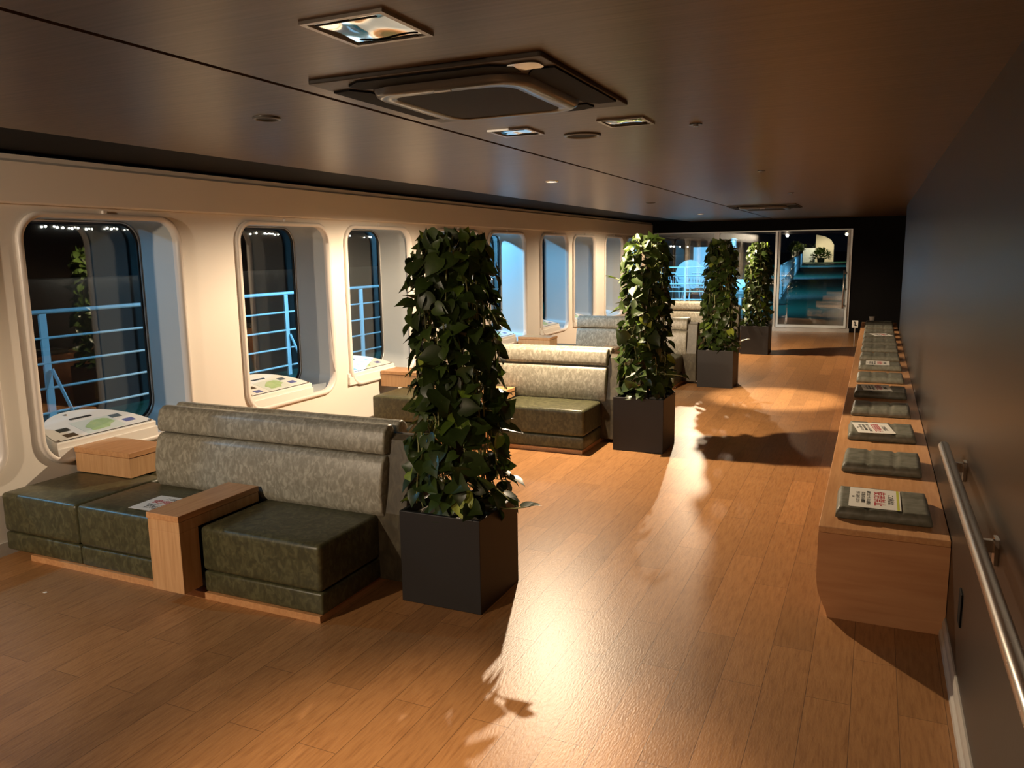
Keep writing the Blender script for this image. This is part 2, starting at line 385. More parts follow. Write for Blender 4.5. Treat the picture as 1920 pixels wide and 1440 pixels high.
# end wall: full height glazing with header
struct(obj('wall_end', box(bx(XW-.5, -0.42, YE-0.06, YE, 1.895, CEIL+.04), XW-.5, -4.10, YE-0.06, YE, 0, 1.895), M_BLACK))
win = struct(obj('window_11', box(bx(-4.10, -0.42, YE-0.07, YE-.02, 1.868, 1.892), -4.10, -0.40, YE-0.10, YE-.02, 0.0, 0.075), M_ALU))
for x0, x1 in ((-4.10, -4.02), (-2.90, -2.80), (-1.76, -1.72), (-0.46, -0.42)):
    struct(obj('mullion', bx(x0, x1, YE-0.07, YE-.02, 0.075, 1.868), M_ALU, win))
for x0, x1 in ((-4.02, -2.90), (-2.80, -1.76)):
    struct(obj('glass_pane', bx(x0, x1, YE-0.05, YE-.045, 0.075, 1.868), M_GLASS, win))
door = struct(obj('door_1', box(box(bx(-1.70, -1.66, YE-0.12, YE-.08, 0.08, 1.88), -0.50, -0.46, YE-0.12, YE-.08, 0.08, 1.88), -1.66, -0.50, YE-0.12, YE-.08, 0.08, 0.13), M_WHITEP))
struct(obj('glass_pane', bx(-1.66, -0.50, YE-0.10, YE-.095, 0.13, 1.88), M_GLASS, door))
hd = tube(bmesh.new(), (-0.53, YE-0.17, 0.45), (-0.53, YE-0.17, 1.15), 0.014)
for z in (0.5, 0.8, 1.1): tube(hd, (-0.53, YE-0.17, z), (-0.49, YE-0.12, z), 0.02)
struct(obj('door_handle', hd, M_STEEL, door, smooth=True))

# ================================================================= CEILING FITTINGS
def downlight(x, y, r, label, lit=False, group=None):
    t = thing('downlight', label, 'ceiling light', (x, y, CEIL), group)
    bm = bmesh.new(); n = 28
    rings = [[bm.verts.new((rr_*math.cos(2*PI*i/n), rr_*math.sin(2*PI*i/n), z)) for i in range(n)] for rr_, z in ((r*1.0, 0.0), (r*1.0, -0.006), (r*0.86, -0.009), (r*0.78, -0.003))]
    for a in range(3):
        for i in range(n): bm.faces.new((rings[a][i], rings[a][(i+1) % n], rings[a+1][(i+1) % n], rings[a+1][i]))
    obj('trim_ring', bm, M_WHITE if lit else M_ACM, t, smooth=True)
    obj('lens', disc(bmesh.new(), (0, 0), r*0.80, -0.004, -0.001), M_LIT if lit else M_ACD, t)
    return t
downlight(LITX, 5.96, 0.05, 'lit round downlight in the ceiling above the second sofa', True)
downlight(-2.50, 12.55, 0.05, 'lit round downlight farthest away near the glazed end wall', True)
downlight(-2.26, 2.62, 0.055, 'unlit round downlight above the nearest sofa')
downlight(-2.42, 9.24, 0.055, 'unlit round downlight between the two lit ones')
downlight(-1.31, 3.72, 0.09, 'large unlit round ceiling speaker just beyond the air conditioner')
def spot_dot(x, y, label):
    t = thing('pinhole_spot', label, 'ceiling spot', (x, y, CEIL))
    obj('rim', disc(bmesh.new(), (0, 0), 0.028, -0.005, 0), M_ACM, t)
    obj('tip', disc(bmesh.new(), (0, 0), 0.012, -0.012, -0.005, 12), M_STEEL, t)
spot_dot(-0.76, 3.66, 'small bright-tipped ceiling spot nearest the camera, right of the air conditioner')
spot_dot(-0.78, 6.03, 'small ceiling spot, middle one of the row above the aisle')
spot_dot(-0.81, 8.52, 'small ceiling spot farthest along the row above the aisle')
def square_reflector(cx, cy, s, label, tone):
    t = thing('square_ceiling_light', label, 'ceiling light', (cx, cy, CEIL))
    fr = bmesh.new(); h = s/2
    for a in ((-h, h, -h, -h+.014), (-h, h, h-.014, h), (-h, -h+.014, -h+.014, h-.014), (h-.014, h, -h+.014, h-.014)): box(fr, *a, -0.008, 0.0)
    obj('frame', fr, M_ALU, t)
    bm = bmesh.new(); k = h-0.016; n = 10   # a shallow crumpled reflector dish
    rnd = random.Random(tone); g = []
    for i in range(n+1):
        g.append([bm.verts.new((-k+2*k*i/n, -k+2*k*j/n, -0.0035+0.0022*(math.sin(i*.9+tone)+math.cos(j*.7+tone*2))*.5)) for j in range(n+1)])
    for i in range(n):
        for j in range(n): bm.faces.new((g[i][j], g[i][j+1], g[i+1][j+1], g[i+1][j]))
    obj('reflector', bm, M_MIRROR, t, smooth=True)
    for q in (-.93, .86): obj('inner_slot', bx(-k*.85, k*.85, k*q, k*(q+.07), -0.0085, -0.006), M_ACD, t)
square_reflector(-1.165, 1.735, 0.235, 'large square mirror-bright ceiling light nearest the camera', 1)
square_reflector(-1.54, 3.46, 0.20, 'square ceiling light with bluish reflection left of the round speaker', 2)
square_reflector(-1.01, 3.43, 0.20, 'square ceiling light with yellow-green reflection right of the round speaker', 3)

def cassette(cx, cy, sx, sy, label, has_patch):
    t = thing('ceiling_air_conditioner', label, 'air conditioner', (cx, cy, CEIL))
    hx, hy = sx/2, sy/2
    obj('panel', prism(bmesh.new(), rrect(-hx, hx, -hy, hy, .01, 2), 'z', -0.014, 0), M_ACG, t, bevel=.003)
    # raised rounded ring
    bm = bmesh.new(); n = None; rings = []
    for ins, z, r in ((0.115, -0.014, .12), (0.122, -0.034, .12), (0.135, -0.042, .11), (0.182, -0.043, .07), (0.188, -0.038, .06)):
        P = rrect(-hx+ins, hx-ins, -hy+ins, hy-ins, r); rings.append([bm.verts.new((p[0], p[1], z)) for p in P])
    n = len(rings[0])
    for a in range(len(rings)-1):
        for k in range(n): bm.faces.new((rings[a][k], rings[a+1][k], rings[a+1][(k+1) % n], rings[a][(k+1) % n]))
    obj('raised_ring', bm, M_ACM, t, smooth=True)
    g = prism(bmesh.new(), rrect(-hx+.183, hx-.183, -hy+.183, hy-.183, .05), 'z', -0.040, -0.03)
    obj('intake_grille', g, M_ACD, t)
    L = .46
    for k, (dx, dy, horiz) in enumerate(((0, -hy+.07, 1), (0, hy-.07, 1), (-hx+.07, 0, 0), (hx-.07, 0, 0))):
        ln = (sx if horiz else sy)*.36
        pts = [(-ln, -.005), (-ln*.8, -.045), (ln*.8, -.045), (ln, -.005), (ln*.98, .062), (-ln*.98, .062)]
        if k in (1, 2): pts = [(p[0], -p[1]) for p in pts]
        if not horiz: pts = [(p[1]*(1), p[0]) for p in pts]
        if k == 3: pts = [(p[0], p[1]) for p in pts]
        obj('air_flap', prism(bmesh.new(), [(p[0]+dx, p[1]+dy) for p in pts], 'z', -0.02, -0.013), M_BLACK, t)
    obj('badge', bx(-.03, .03, -hy+.155, -hy+.165, -0.046, -0.043), M_WHITE, t)
    if has_patch:
        s = prism(bmesh.new(), rrect(.27, .37, -.395, -.31, .03), 'z', -0.019, -0.014)  # thin rounded mirror-finish patch on the panel corner
        obj('patch', s, M_MIRROR, t)['label'] = 'shiny oval sticker on the panel corner'
cassette(-1.275, 2.57, 0.80, 0.86, 'dark square cassette air conditioner in the ceiling nearest the camera', True)
cassette(-1.36, 11.0, 0.84, 0.90, 'dark cassette air conditioner in the ceiling at the far end', False)

# ================================================================= SOFAS
def cushion_box(name, x0, x1, y0, y1, z0, z1, m, parent, bev=0.022, puff=0.0):
    bm = bx(x0, x1, y0, y1, z0, z1)
    if puff:
        bmesh.ops.subdivide_edges(bm, edges=bm.edges[:], cuts=5, use_grid_fill=True)
        cx, cy = (x0+x1)/2, (y0+y1)/2
        for v in bm.verts:
            if v.co.z > z1-1e-4:
                v.co.z += puff*(1-((v.co.x-cx)/((x1-x0)/2))**2)*(1-((v.co.y-cy)/((y1-y0)/2))**2)
    o = obj(name, bm, m, parent, bevel=bev, seg=3)
    for p in o.data.polygons: p.use_smooth = True
    return o
def sofa(yc, xl, xr, where, d=0.565, arm=True):
    t = thing('double_sofa', where, 'sofa', ((xl+xr)/2, yc, 0), 'back-to-back sofas along the windows')
    ox, oy = (xl+xr)/2, yc
    def X(v): return v-ox
    xa0, xa1 = -2.935, -2.745      # the wooden arm between the seats
    bl = xl+0.67 if xl < -4 else xl+0.60                   # left end of the backrest
    for sgn in (-1, 1):
        def Y(a, b):               # distances from the centre line, front first
            return (sgn*a, sgn*b) if sgn > 0 else (sgn*b, sgn*a)
        mods = ((xl, xl+0.575), (xl+0.579, xa0-0.004), (xa1+0.004, xr-0.04))
        for (a, b) in mods:
            y0, y1 = Y(0.10, d)
            if a == xl: y0, y1 = Y(0.0, d)
            o = cushion_box('seat', X(a), X(b), y0, y1, 0.135, 0.345, M_SEAT, t, 0.02, 0.006)
            yy0, yy1 = Y(0.10, d-0.004)
            cushion_box('seat_skirt', X(a), X(b), yy0, yy1, 0.032, 0.131, M_SEAT, t, 0.012)
        y0, y1 = Y(0.1, d-0.03); obj('seat_bed', bx(X(xa0), X(xa1), y0, y1, 0.04, 0.335), M_BLACKG, t)
        # plinth
        y0, y1 = Y(0.02, d+0.006); obj('plinth', bx(X(xl+0.2), X(xr-0.05), y0, y1, 0.0, 0.031), M_WOODX, t)['label'] = 'pale wood plinth strip'
        # back frame and cushions (profile in YZ, pushed along X)
        S = sgn
        fr = prism(bmesh.new(), [(S*0.012, 0.03), (S*0.125, 0.03), (S*0.125, 0.36), (S*0.06, 0.70), (S*0.012, 0.72)], 'x', X(bl+0.03), X(xr+0.115))
        o = obj('back_frame', fr, M_SIDE, t, bevel=0.006)
        low = [(0.130, 0.34), (0.150, 0.37), (0.155, 0.45), (0.142, 0.54), (0.122, 0.605), (0.098, 0.625), (0.06, 0.625), (0.06, 0.34)]
        top = [(0.104, 0.632), (0.116, 0.65), (0.112, 0.70), (0.098, 0.745), (0.066, 0.768), (0.03, 0.766), (0.016, 0.745), (0.016, 0.632)]
        for nm, pr, e in (('back_cushion', low, 0.0), ('head_roll', top, 0.0)):
            bm = prism(bmesh.new(), [(S*p[0], p[1]) for p in pr], 'x', X(bl), X(xr+0.0))
            o = obj(nm, bm, M_BACK, t, bevel=0.012, seg=3)
            for p in o.data.polygons: p.use_smooth = True
        # oak arm: top block with lid and a front post
        f0, f1 = Y(0.17, d+0.11)
        post0, post1 = Y(d+0.001, d+0.11)
        ar = bmesh.new(); box(ar, X(xa0), X(xa1), f0, f1, 0.346, 0.395); box(ar, X(xa0), X(xa1), post0, post1, 0.06, 0.346)
        a = obj('arm', ar, M_WOODZ, t, bevel=0.002); a['label'] = 'oak armrest table between the seats'
        l0, l1 = Y(0.17, d+0.114)
        obj('arm_lid', bx(X(xa0)-.003, X(xa1)+.003, l0, l1, 0.397, 0.425), M_WOODX, a, bevel=0.002)
    # oak corner table by the wall, shared by the two sides
    tb = obj('corner_table', bx(X(XW+0.03), X(-3.685), -0.13, 0.13, 0.352, 0.462), M_WOODZ, t, bevel=0.002); tb['label'] = 'oak corner table against the window wall'
    obj('table_lid', bx(X(XW+0.03), X(-3.68), -0.134, 0.134, 0.465, 0.495), M_WOODX, tb, bevel=0.002)
    return t
sofa(3.12, -4.14, -2.03, 'grey and olive back-to-back sofa nearest the camera, with a paper sign on its seat')
sofa(6.24, -3.93, -1.95, 'back-to-back sofa brightly lit by the downlight, second from the camera')
sofa(9.36, -3.93, -1.97, 'back-to-back sofa third from the camera, between the second and third plants')
sofa(12.46, -3.93, -1.97, 'pale lit back-to-back sofa farthest from the camera, by the glazed end')

# ================================================================= PLANTS
def leaf(bm, lay, base, direction, up, size, tone, curl):
    d = direction.normalized(); s = d.cross(up)
    if s.length < 1e-3: s = d.orthogonal()
    s.normalize(); n = s.cross(d).normalized()
    # heart shaped outline, two halves folded along the midrib, tip curling down
    st = [(-0.12, 0.28), (0.06, 0.46), (0.32, 0.50), (0.60, 0.40), (0.84, 0.18)]
    def pt(u, v):
        z = abs(v)*0.30 - curl*u*u*0.6
        return base + d*(u*size) + s*(v*size) + n*(z*size)
    mid = [bm.verts.new(pt(u, 0)) for u in (0.0, 0.06, 0.30, 0.58, 0.82)]
    tip = bm.verts.new(pt(1.08, 0))
    for sg in (-1, 1):
        side = [bm.verts.new(pt(u, sg*v)) for u, v in st]
        fs = []
        for k in range(4):
            q = (mid[k], mid[k+1], side[k+1], side[k]) if sg < 0 else (mid[k], side[k], side[k+1], mid[k+1])
            fs.append(bm.faces.new(q))
        fs.append(bm.faces.new((mid[4], tip, side[4]) if sg < 0 else (mid[4], side[4], tip)))
        for f in fs:
            f.smooth = True
            for lp in f.loops: lp[lay] = (tone, tone, tone, 1)
def plant(px, py, seed, label, height, width, nleaf, shoots, sx=0.0):
    rnd = random.Random(seed)
    t = thing('potted_vine_column', label, 'potted plant', (px, py, 0), 'vine columns in square planters along the aisle')
    W = 0.2
    pl = bmesh.new()
    prof = [(W, 0.0), (W, 0.425), (W-0.018, 0.425), (W-0.018, 0.37)]
    rg = [[pl.verts.new((sx_*a, sy_*a, z)) for sx_, sy_ in ((-1, -1), (1, -1), (1, 1), (-1, 1))] for a, z in prof]
    for a in range(3):
        for k in range(4): pl.faces.new((rg[a][k], rg[a][(k+1) % 4], rg[a+1][(k+1) % 4], rg[a+1][k]))
    pl.faces.new(rg[0][::-1])
    obj('planter', pl, M_PLANTER, t, bevel=0.003)
    s = bmesh.new(); g = []
    for i in range(9):
        g.append([s.verts.new((-0.183+0.366*i/8, -0.183+0.366*j/8, 0.385+rnd.uniform(-.006, .012))) for j in range(9)])
    for i in range(8):
        for j in range(8): s.faces.new((g[i][j], g[i+1][j], g[i+1][j+1], g[i][j+1]))
    obj('soil', s, M_SOIL, t, smooth=True)
    obj('moss_pole', tube(bmesh.new(), (0, 0, 0.38), (0, 0, height-0.12), 0.035, 12), M_POLE, t, smooth=True)
    # vines climbing and hanging
    vn = bmesh.new(); nodes = []
    def rad(z):
        u = (z-0.42)/(height-0.42)
        return width*(1.12-0.30*u) if u < 0.9 else width*(0.85-3.2*(u-0.9))
    for k in range(38):
        a = rnd.uniform(0, 2*PI); z0 = rnd.uniform(0.40, 0.9); L = rnd.uniform(0.45, 1.0); pts = []
        ztop = min(height-0.04, z0+L); m = 9; f = rnd.uniform(0.6, 1.12)
        for i in range(m):
            z = z0+(ztop-z0)*i/(m-1); a += rnd.uniform(-.18, .18); r = rad(z)*f*(0.9+rnd.uniform(-.08, .08))*.8
            pts.append(Vector((r*math.cos(a), r*math.sin(a), z)))
        sweep(vn, pts, 0.0035, 5)
    for a, z, L, rise in shoots:
        pts = [Vector((rad(z)*.6*math.cos(a), rad(z)*.6*math.sin(a), z))]
        for i in range(1, 6):
            u = i/5; r = rad(z)*.6+L*u
            pts.append(Vector((r*math.cos(a), r*math.sin(a), z+rise*u*u)))
        sweep(vn, pts, 0.003, 5); nodes.append((pts[-1], a, rise))
        nodes.append((pts[-2], a+.5, rise))
    fo = bmesh.new(); lay = fo.loops.layers.color.new('tone')
    for (p, a, rise) in nodes:
        leaf(fo, lay, p, Vector((math.cos(a), math.sin(a), .3 if rise > 0 else -.3)), Vector((0, 0, 1)), rnd.uniform(.05, .075), rnd.uniform(.5, .9), .2)
    golden = 2.399963
    for i in range(nleaf):
        u = (i+rnd.random())/nleaf
        z = 0.42+(height-0.44)*u**0.95
        a = i*golden+rnd.uniform(-.5, .5)
        r = rad(z)*rnd.uniform(0.72, 1.0)*(1 if rnd.random() > .25 else .7)
        # flatter pitch on the box-shaped footing
        base = Vector((r*math.cos(a), r*math.sin(a), z))
        droop = (rnd.uniform(-1.4, 0.0) if rnd.random() < .7 else rnd.uniform(-.2, .9)) if u < .93 else rnd.uniform(-.3, 2.2)
        aa = a+rnd.uniform(-1.25, 1.25)
        d = Vector((math.cos(aa), math.sin(aa), droop))
        up = Vector((math.cos(a)*.9+rnd.uniform(-.5, .5), math.sin(a)*.9+rnd.uniform(-.5, .5), .7+rnd.uniform(-.6, .5)))
        sz = rnd.uniform(.050, .094)*(1 if rnd.random() > .12 or u > .85 else 1.25)*(1 if u < .9 else .8)
        st = Vector((r*.35*math.cos(a), r*.35*math.sin(a), z-rnd.uniform(-.02, .06)))
        tone = min(1, max(0, rnd.gauss(.42, .22)+(.12 if u > .9 else 0)))
        base -= d.normalized()*sz*(.35 if u < .9 else .55)
        leaf(fo, lay, base, d, up, sz, tone, rnd.uniform(.1, .6))
        if i % 2 == 0: sweep(vn, [st, (st+base)/2+Vector((0, 0, .02)), base], 0.0018, 4)
    obj('foliage', fo, M_LEAF, t)
    obj('vine_stem', vn, M_STEM, t, smooth=True)
    return t
plant(-1.68, 3.085, 3, 'tall dark green vine column in a charcoal planter nearest the camera, beside the first sofa', 1.66, 0.225, 660,
      [(PI*0.93, 1.30, 0.12, 0.05), (-.3, .55, .16, -.05), (PI*.98, 1.0, .08, -.04), (-.1, 1.35, .10, -.1), (0.0, .42, .2, .03)])
plant(-1.625, 6.10, 7, 'vine column with bright lime green left side, second from the camera', 1.68, 0.21, 600,
      [(PI*1.0, 1.32, 0.17, 0.03), (PI*1.02, 1.15, .10, -.06), (-.2, .60, .18, .0)])
plant(-1.61, 9.28, 11, 'dark vine column in grey planter, third from the camera', 1.68, 0.205, 560, [(.1, .5, .16, .03)])
plant(-1.60, 12.42, 15, 'vine column with lit left side, farthest from the camera, near the glass door', 1.66, 0.20, 540, [(PI, .5, .1, 0)])

# ================================================================= MAP DESKS IN THE WINDOWS
DESK = [(2.90, 3.58, 'beside the nearest sofa'), (4.44, 5.14, 'second from the camera'), (5.64, 6.37, 'just left of the nearest plant'),
        (8.50, 9.20, 'right behind the nearest plant'), (10.05, 10.75, 'behind the lit second sofa'), (11.35, 12.05, 'beside the third sofa, mostly hidden')]
for a, b, where in DESK:
    t = thing('map_desk', 'white half-round map desk in a window recess, '+where, 'map desk', (XW+0.012, (a+b)/2, 0.44))
    R = (b-a)/2; n = 24
    x0 = 0.0; D = 0.36; zf, zb = 0.088, 0.185
    def zt(x): return zf+(zb-zf)*(-x/D)
    arc = [(-(D)*math.sin(PI*i/n), -R*math.cos(PI*i/n)) for i in range(n+1)]
    bm = bmesh.new()
    lo = [bm.verts.new((x, y, -0.002 if x > -.2 else 0.012)) for x, y in arc]; hi = [bm.verts.new((x, y, zt(x))) for x, y in arc]
    bm.faces.new(lo[::-1]); bm.faces.new(hi)
    for i in range(n): bm.faces.new((lo[i], lo[i+1], hi[i+1], hi[i]))
    bm.faces.new((lo[n], lo[0], hi[0], hi[n]))
    bmesh.ops.recalc_face_normals(bm, faces=bm.faces[:])
    obj('desk_body', bm, M_WHITE, t, bevel=0.004)
    lip = bx(0.0, 0.012, -R, R, -0.012, zf-.03); obj('front_ledge', lip, M_WHITE, t, bevel=.003)
    # everything on the slope uses desk coordinates (u along the window, v back from the edge)
    def slope(name, pts, m, parent, h=0.0016):
        b2 = bmesh.new()
        lo2 = [b2.verts.new((-v, u, zt(-v)+h*.2)) for u, v in pts]; hi2 = [b2.verts.new((-v, u, zt(-v)+h)) for u, v in pts]
        b2.faces.new(hi2)
        for i in range(len(pts)): b2.faces.new((lo2[i], lo2[(i+1) % len(pts)], hi2[(i+1) % len(pts)], hi2[i]))
        bmesh.ops.recalc_face_normals(b2, faces=b2.faces[:])
        return obj(name, b2, m, parent)
    def R4(u0, u1, v0, v1, sk=0): return [(u0, v0), (u1, v0), (u1+sk, v1), (u0+sk, v1)]
    plate = slope('map_plate', [(y*.965, -x*.94+.018) for x, y in arc], M_WHITE, t, .003)
    plate['label'] = 'half-round clear-topped map plate'
    slope('map_sheet', R4(-.115, .15, .03, .20), M_MAPB, plate, .0038)
    rb = random.Random(5)
    slope('map_island', [(0.02+(.10+rb.uniform(-.02, .02))*math.cos(q)*1.0-.0, .11+(.062+rb.uniform(-.012, .012))*math.sin(q)+.25*.10*math.cos(q)) for q in [i*2*PI/16 for i in range(16)]], M_MAPG, plate, .0048)
    for k, (u, v) in enumerate(((-.21, .06), (-.20, .135), (.185, .175), (.215, .09))):
        slope('photo', R4(u-.036, u+.036, v-.021, v+.021), M_PH[(k+(3 if a > 4 and k < 2 else 0)) % 4], plate, .0048)
    slope('title_bar', rrect(-.075, .075, .235, .255, .009, 4), M_INK, plate, .0045)
    slope('edge_line', R4(-R*.93, R*.93, .0145, .0165), M_INK, plate, .0045)
    for u, v in ((-R*.93, .022), (R*.93, .022), (-.05, .31)):
        c = Vector((-v, u, zt(-v)+.003)); obj('screw', disc(bmesh.new(), (c.x, c.y), .009, c.z, c.z+.006, 12), M_STEEL, t)

# ================================================================= BENCH
BX0, BX1, BY0, BY1, BH = -0.163, XR-0.002, 3.44, 13.6, 0.40
t = thing('wall_bench', 'long light wood bench along the dark right wall', 'bench', ((BX0+BX1)/2, BY0, 0))
ox, oy = (BX0+BX1)/2, BY0
pr = [(BX0, BH-0.028), (BX0, 0.17), (BX0+0.008, 0.11), (BX0+0.028, 0.06), (BX0+0.046, 0.02), (BX0+0.05, 0.0), (BX1, 0.0), (BX1, BH-.028)]
obj('bench_body', prism(bmesh.new(), [(p[0]-ox, p[1]) for p in pr], 'y', 0, BY1-BY0), M_WOODB, t)
o = obj('bench_top', bx(BX0-ox, BX1-ox, -0.002, BY1-BY0, BH-0.027, BH), M_WOODX, t, bevel=0.003)
CY = [3.745, 4.53, 5.30, 6.07, 6.82, 7.58, 8.35, 9.07, 9.81, 10.50, 11.12, 11.70, 12.38, 13.14]
CH = 0.052
def seat_cushion_mesh():
    hx, hy = 0.19, 0.182; n = 24
    bm = bmesh.new(); top = []; bot = []
    for i in range(n+1):
        x = -hx+2*hx*i/n; row = []; rb_ = []
        for j in range(n+1):
            y = -hy+2*hy*j/n
            # three by three quilted pads with seams
            qx = abs(math.sin(PI*(x+hx)/(2*hx)*3)); qy = abs(math.sin(PI*(y+hy)/(2*hy)*3))
            ed = min(1, min(hx-abs(x), hy-abs(y))/0.018)
            z = CH*(0.60+0.40*math.sqrt(max(0, ed)))-0.008*(1-min(1, qx*3))-0.003*(1-min(1, qy*3))
            sh = 1-0.02*(1-ed)
            row.append(bm.verts.new((x*sh, y*sh, z))); 
        top.append(row)
    for i in range(n):
        for j in range(n): bm.faces.new((top[i][j], top[i+1][j], top[i+1][j+1], top[i][j+1]))
    edge = [top[i][0] for i in range(n)]+[top[n][j] for j in range(n)]+[top[i][n] for i in range(n, 0, -1)]+[top[0][j] for j in range(n, 0, -1)]
    low = [bm.verts.new((v.co.x*1.005, v.co.y*1.005, 0.008)) for v in edge]; base = [bm.verts.new((v.co.x*.95, v.co.y*.95, 0)) for v in edge]
    m = len(edge)
    for k in range(m):
        bm.faces.new((edge[(k+1) % m], edge[k], low[k], low[(k+1) % m])); bm.faces.new((low[(k+1) % m], low[k], base[k], base[(k+1) % m]))
    bm.faces.new(base)
    bmesh.ops.recalc_face_normals(bm, faces=bm.faces[:])
    return bm
cush0 = obj('seat_cushion', seat_cushion_mesh(), M_CUSH, None, smooth=True)
ordn = ['nearest the camera, under a paper sign', 'second from the camera, bare', 'third from the camera, paper sign askew', 'fourth from the camera, in the plant shadow',
        'fifth from the camera, at the edge of the plant shadow', 'sixth from the camera', 'seventh from the camera', 'eighth from the camera', 'ninth from the camera',
        'tenth from the camera', 'eleventh from the camera', 'twelfth from the camera', 'second to last at the far end', 'last one at the dark far end']
ordn[4] = 'fifth from the camera, with a tilted paper sign'; ordn[6] = 'seventh from the camera, with a pale paper on it'
for k, y in enumerate(CY):
    o = cush0 if k == 0 else cush0.copy()
    if k: C.objects.link(o)
    o.location = (0.08, y, BH)
    o.rotation_euler = (0, 0, random.Random(k).uniform(-.02, .02))
    tag(o, 'grey quilted bench cushion, '+ordn[k], 'cushion', 'quilted cushions on the bench')
# paper signs
def sign(label, cx, cy, z, rot, stripe=True, tilt=0.0, w_=0.297, h_=0.207, group='paper notices on seats'):
    t = thing('paper_sign', label, 'paper sign', (cx, cy, z), group)
    t.rotation_euler = (0, tilt, rot)
    obj('sheet', bx(-w_/2, w_/2, -h_/2, h_/2, 0, 0.001), M_PAPER, t)
    k = h_/0.207
    def tx(nm, s, size, x, y, m): text_mesh(nm, s, size, m, t, Matrix.Translation((x, y, 0.0013)))
    tx('heading', 'この座席は', 0.029*k, 0, 0.062*k, M_INK)
    o = text_mesh('warning_text', '使用禁止', 0.050*k, M_RED, t, Matrix.Translation((0, 0.016*k, 0.0013)) @ Matrix.Diagonal((1.12, 1.0, 1, 1))); o['label'] = 'red warning characters'
    for i, s in enumerate(('新型コロナウイルス感染症', '拡大防止のため間隔を', '空けてお座りください')):
        tx('small_text', s, 0.0175*k, 0, (-0.026-0.0215*i)*k, M_INK)
    tx('footer', '船長', 0.011*k, 0, -0.088*k, M_INK)
    if stripe: obj('stripe', bx(-w_/2, w_/2, h_/2-.016, h_/2-.006, 0.001, 0.0012), M_LIME, t)['label'] = 'yellow-green stripe'
    return t
sign('paper sign with red characters on the bench cushion nearest the camera', 0.048, 3.742, BH+CH+.001, -PI/2)
sign('paper sign lying askew on the third bench cushion', 0.035, 5.27, BH+CH+.001, -PI/2+.16, False)
sign('paper sign on the fifth bench cushion, edge lit', 0.05, 6.84, BH+CH+.001, -PI/2+.1, False)
sign('pale paper sign on the seventh bench cushion', 0.06, 8.35, BH+CH+.001, -PI/2, False)
sign('pale paper sign on the eleventh bench cushion', 0.10, 11.12, BH+CH+.001, -PI/2+.3, False)
sign('paper sign on the nearest sofa seat, half hidden by its oak armrest', -3.115, 2.72, 0.3525, 0.03, False)
# handrails
def handrail(y0, y1, label):
    t = thing('handrail', label, 'handrail', (0.27, y0, 0.80))
    obj('rail', tube(bmesh.new(), (0, 0, 0), (0, y1-y0, 0), 0.019, 16), M_STEEL, t, smooth=True, bevel=.004)
    y = y0+(y1-y0)*.0
    ys = [v for v in ((3.16, 2.33, 1.50, .67, -.16) if y0 > y1 else (y0+.3, y0+1.2, y0+2.1))]
    for yy in ys:
        b = bx(0.008, 0.056, yy-y0-.008, yy-y0+.008, -.045, -.012)
        box(b, 0.050, 0.0595, yy-y0-.022, yy-y0+.022, -.075, -.005)
        obj('bracket', b, M_STEEL, t, smooth=False)
handrail(3.36, -1.0, 'round steel handrail on the dark right wall near the camera')
t = thing('wall_socket', 'small dark socket plate low on the right wall before the bench', 'socket', (XR, 2.99, 0.315))
obj('plate', bx(-0.006, 0, -.035, .035, -.06, .06), M_BLACK, t, bevel=.002)
# far end small things
t = thing('picture_notice', 'small white notice with a black symbol beside the bench end', 'notice', (-0.26, 13.68, 0))
obj('board', bx(-0.045, 0.045, -.004, .004, 0.30, 0.415), M_PAPER, t)
sy = bmesh.new(); box(sy, -.008, .006, -.006, -.0045, .335, .39); box(sy, -.008, .028, -.006, -.0045, .328, .342); box(sy, -.014, .0, -.006, -.0045, .378, .40)
obj('symbol', sy, M_INK, t); obj('stand', bx(-.006, .006, .004, .012, 0, .30), M_ALU, t)
t = thing('paper_cup', 'small pale cup on the far end of the bench', 'cup', (-0.02, 13.50, BH))
bm = tube(bmesh.new(), (0, 0, 0), (0, 0, 0.09), 0.03, 16, 0.038); obj('cup', bm, M_WHITE, t, smooth=False); obj('rim', tube(bmesh.new(), (0, 0, 0.088), (0, 0, 0.094), 0.041, 16), M_WHITE, t)
# tiny litter and the pale scratch on the floor
t = obj('paper_scrap', prism(bmesh.new(), [(0, 0), (.012, .002), (.016, .010), (.008, .014), (.003, .012)], 'z', 0, .002), M_PAPER); t.location = (-3.50, 2.42 if False else 2.30, 0.0)
tag(t, 'tiny white scrap on the floor in front of the nearest sofa', 'scrap')
# ================================================================= OUTSIDE
struct(obj('deck_floor', box(bx(-7.35, -4.69, -4, YE, -0.06, -0.01), -9.5, 3.0, YE, 112, -0.06, -0.01), M_DECK))
struct(obj('sea_surface', bx(-2500, -9.6, -500, 2500, -9, -8), M_SEA))
# side railing
t = thing('deck_railing', 'white ship railing outside the side windows', 'railing', (-7.08, 4.93, -.01))
for k in range(8):
    y = -1.68+k*1.66-4.93 + 1.66*0
    y = (4.95+(k-2)*1.70)-4.93
    if k == 3: y = 5.84-4.93+0.9
    obj('post', box(bmesh.new(), -0.012, 0.012, y-.035, y+.035, 0, 1.08), M_WHITEP, t)
for z in (1.08, .835, .595, .36, .125):
    obj('rail', tube(bmesh.new(), (0, -7.5, z), (0, 11.0, z), 0.022 if z > 1 else .013, 10), M_WHITEP, t, smooth=True)
for k in (0, 2, 4, 6):
    y = (4.95+(k-2)*1.70)-4.93
    obj('brace', tube(bmesh.new(), (0.02, y+.03, .54), (.20, y+.12, 0), .016, 8), M_WHITEP, t, smooth=True)
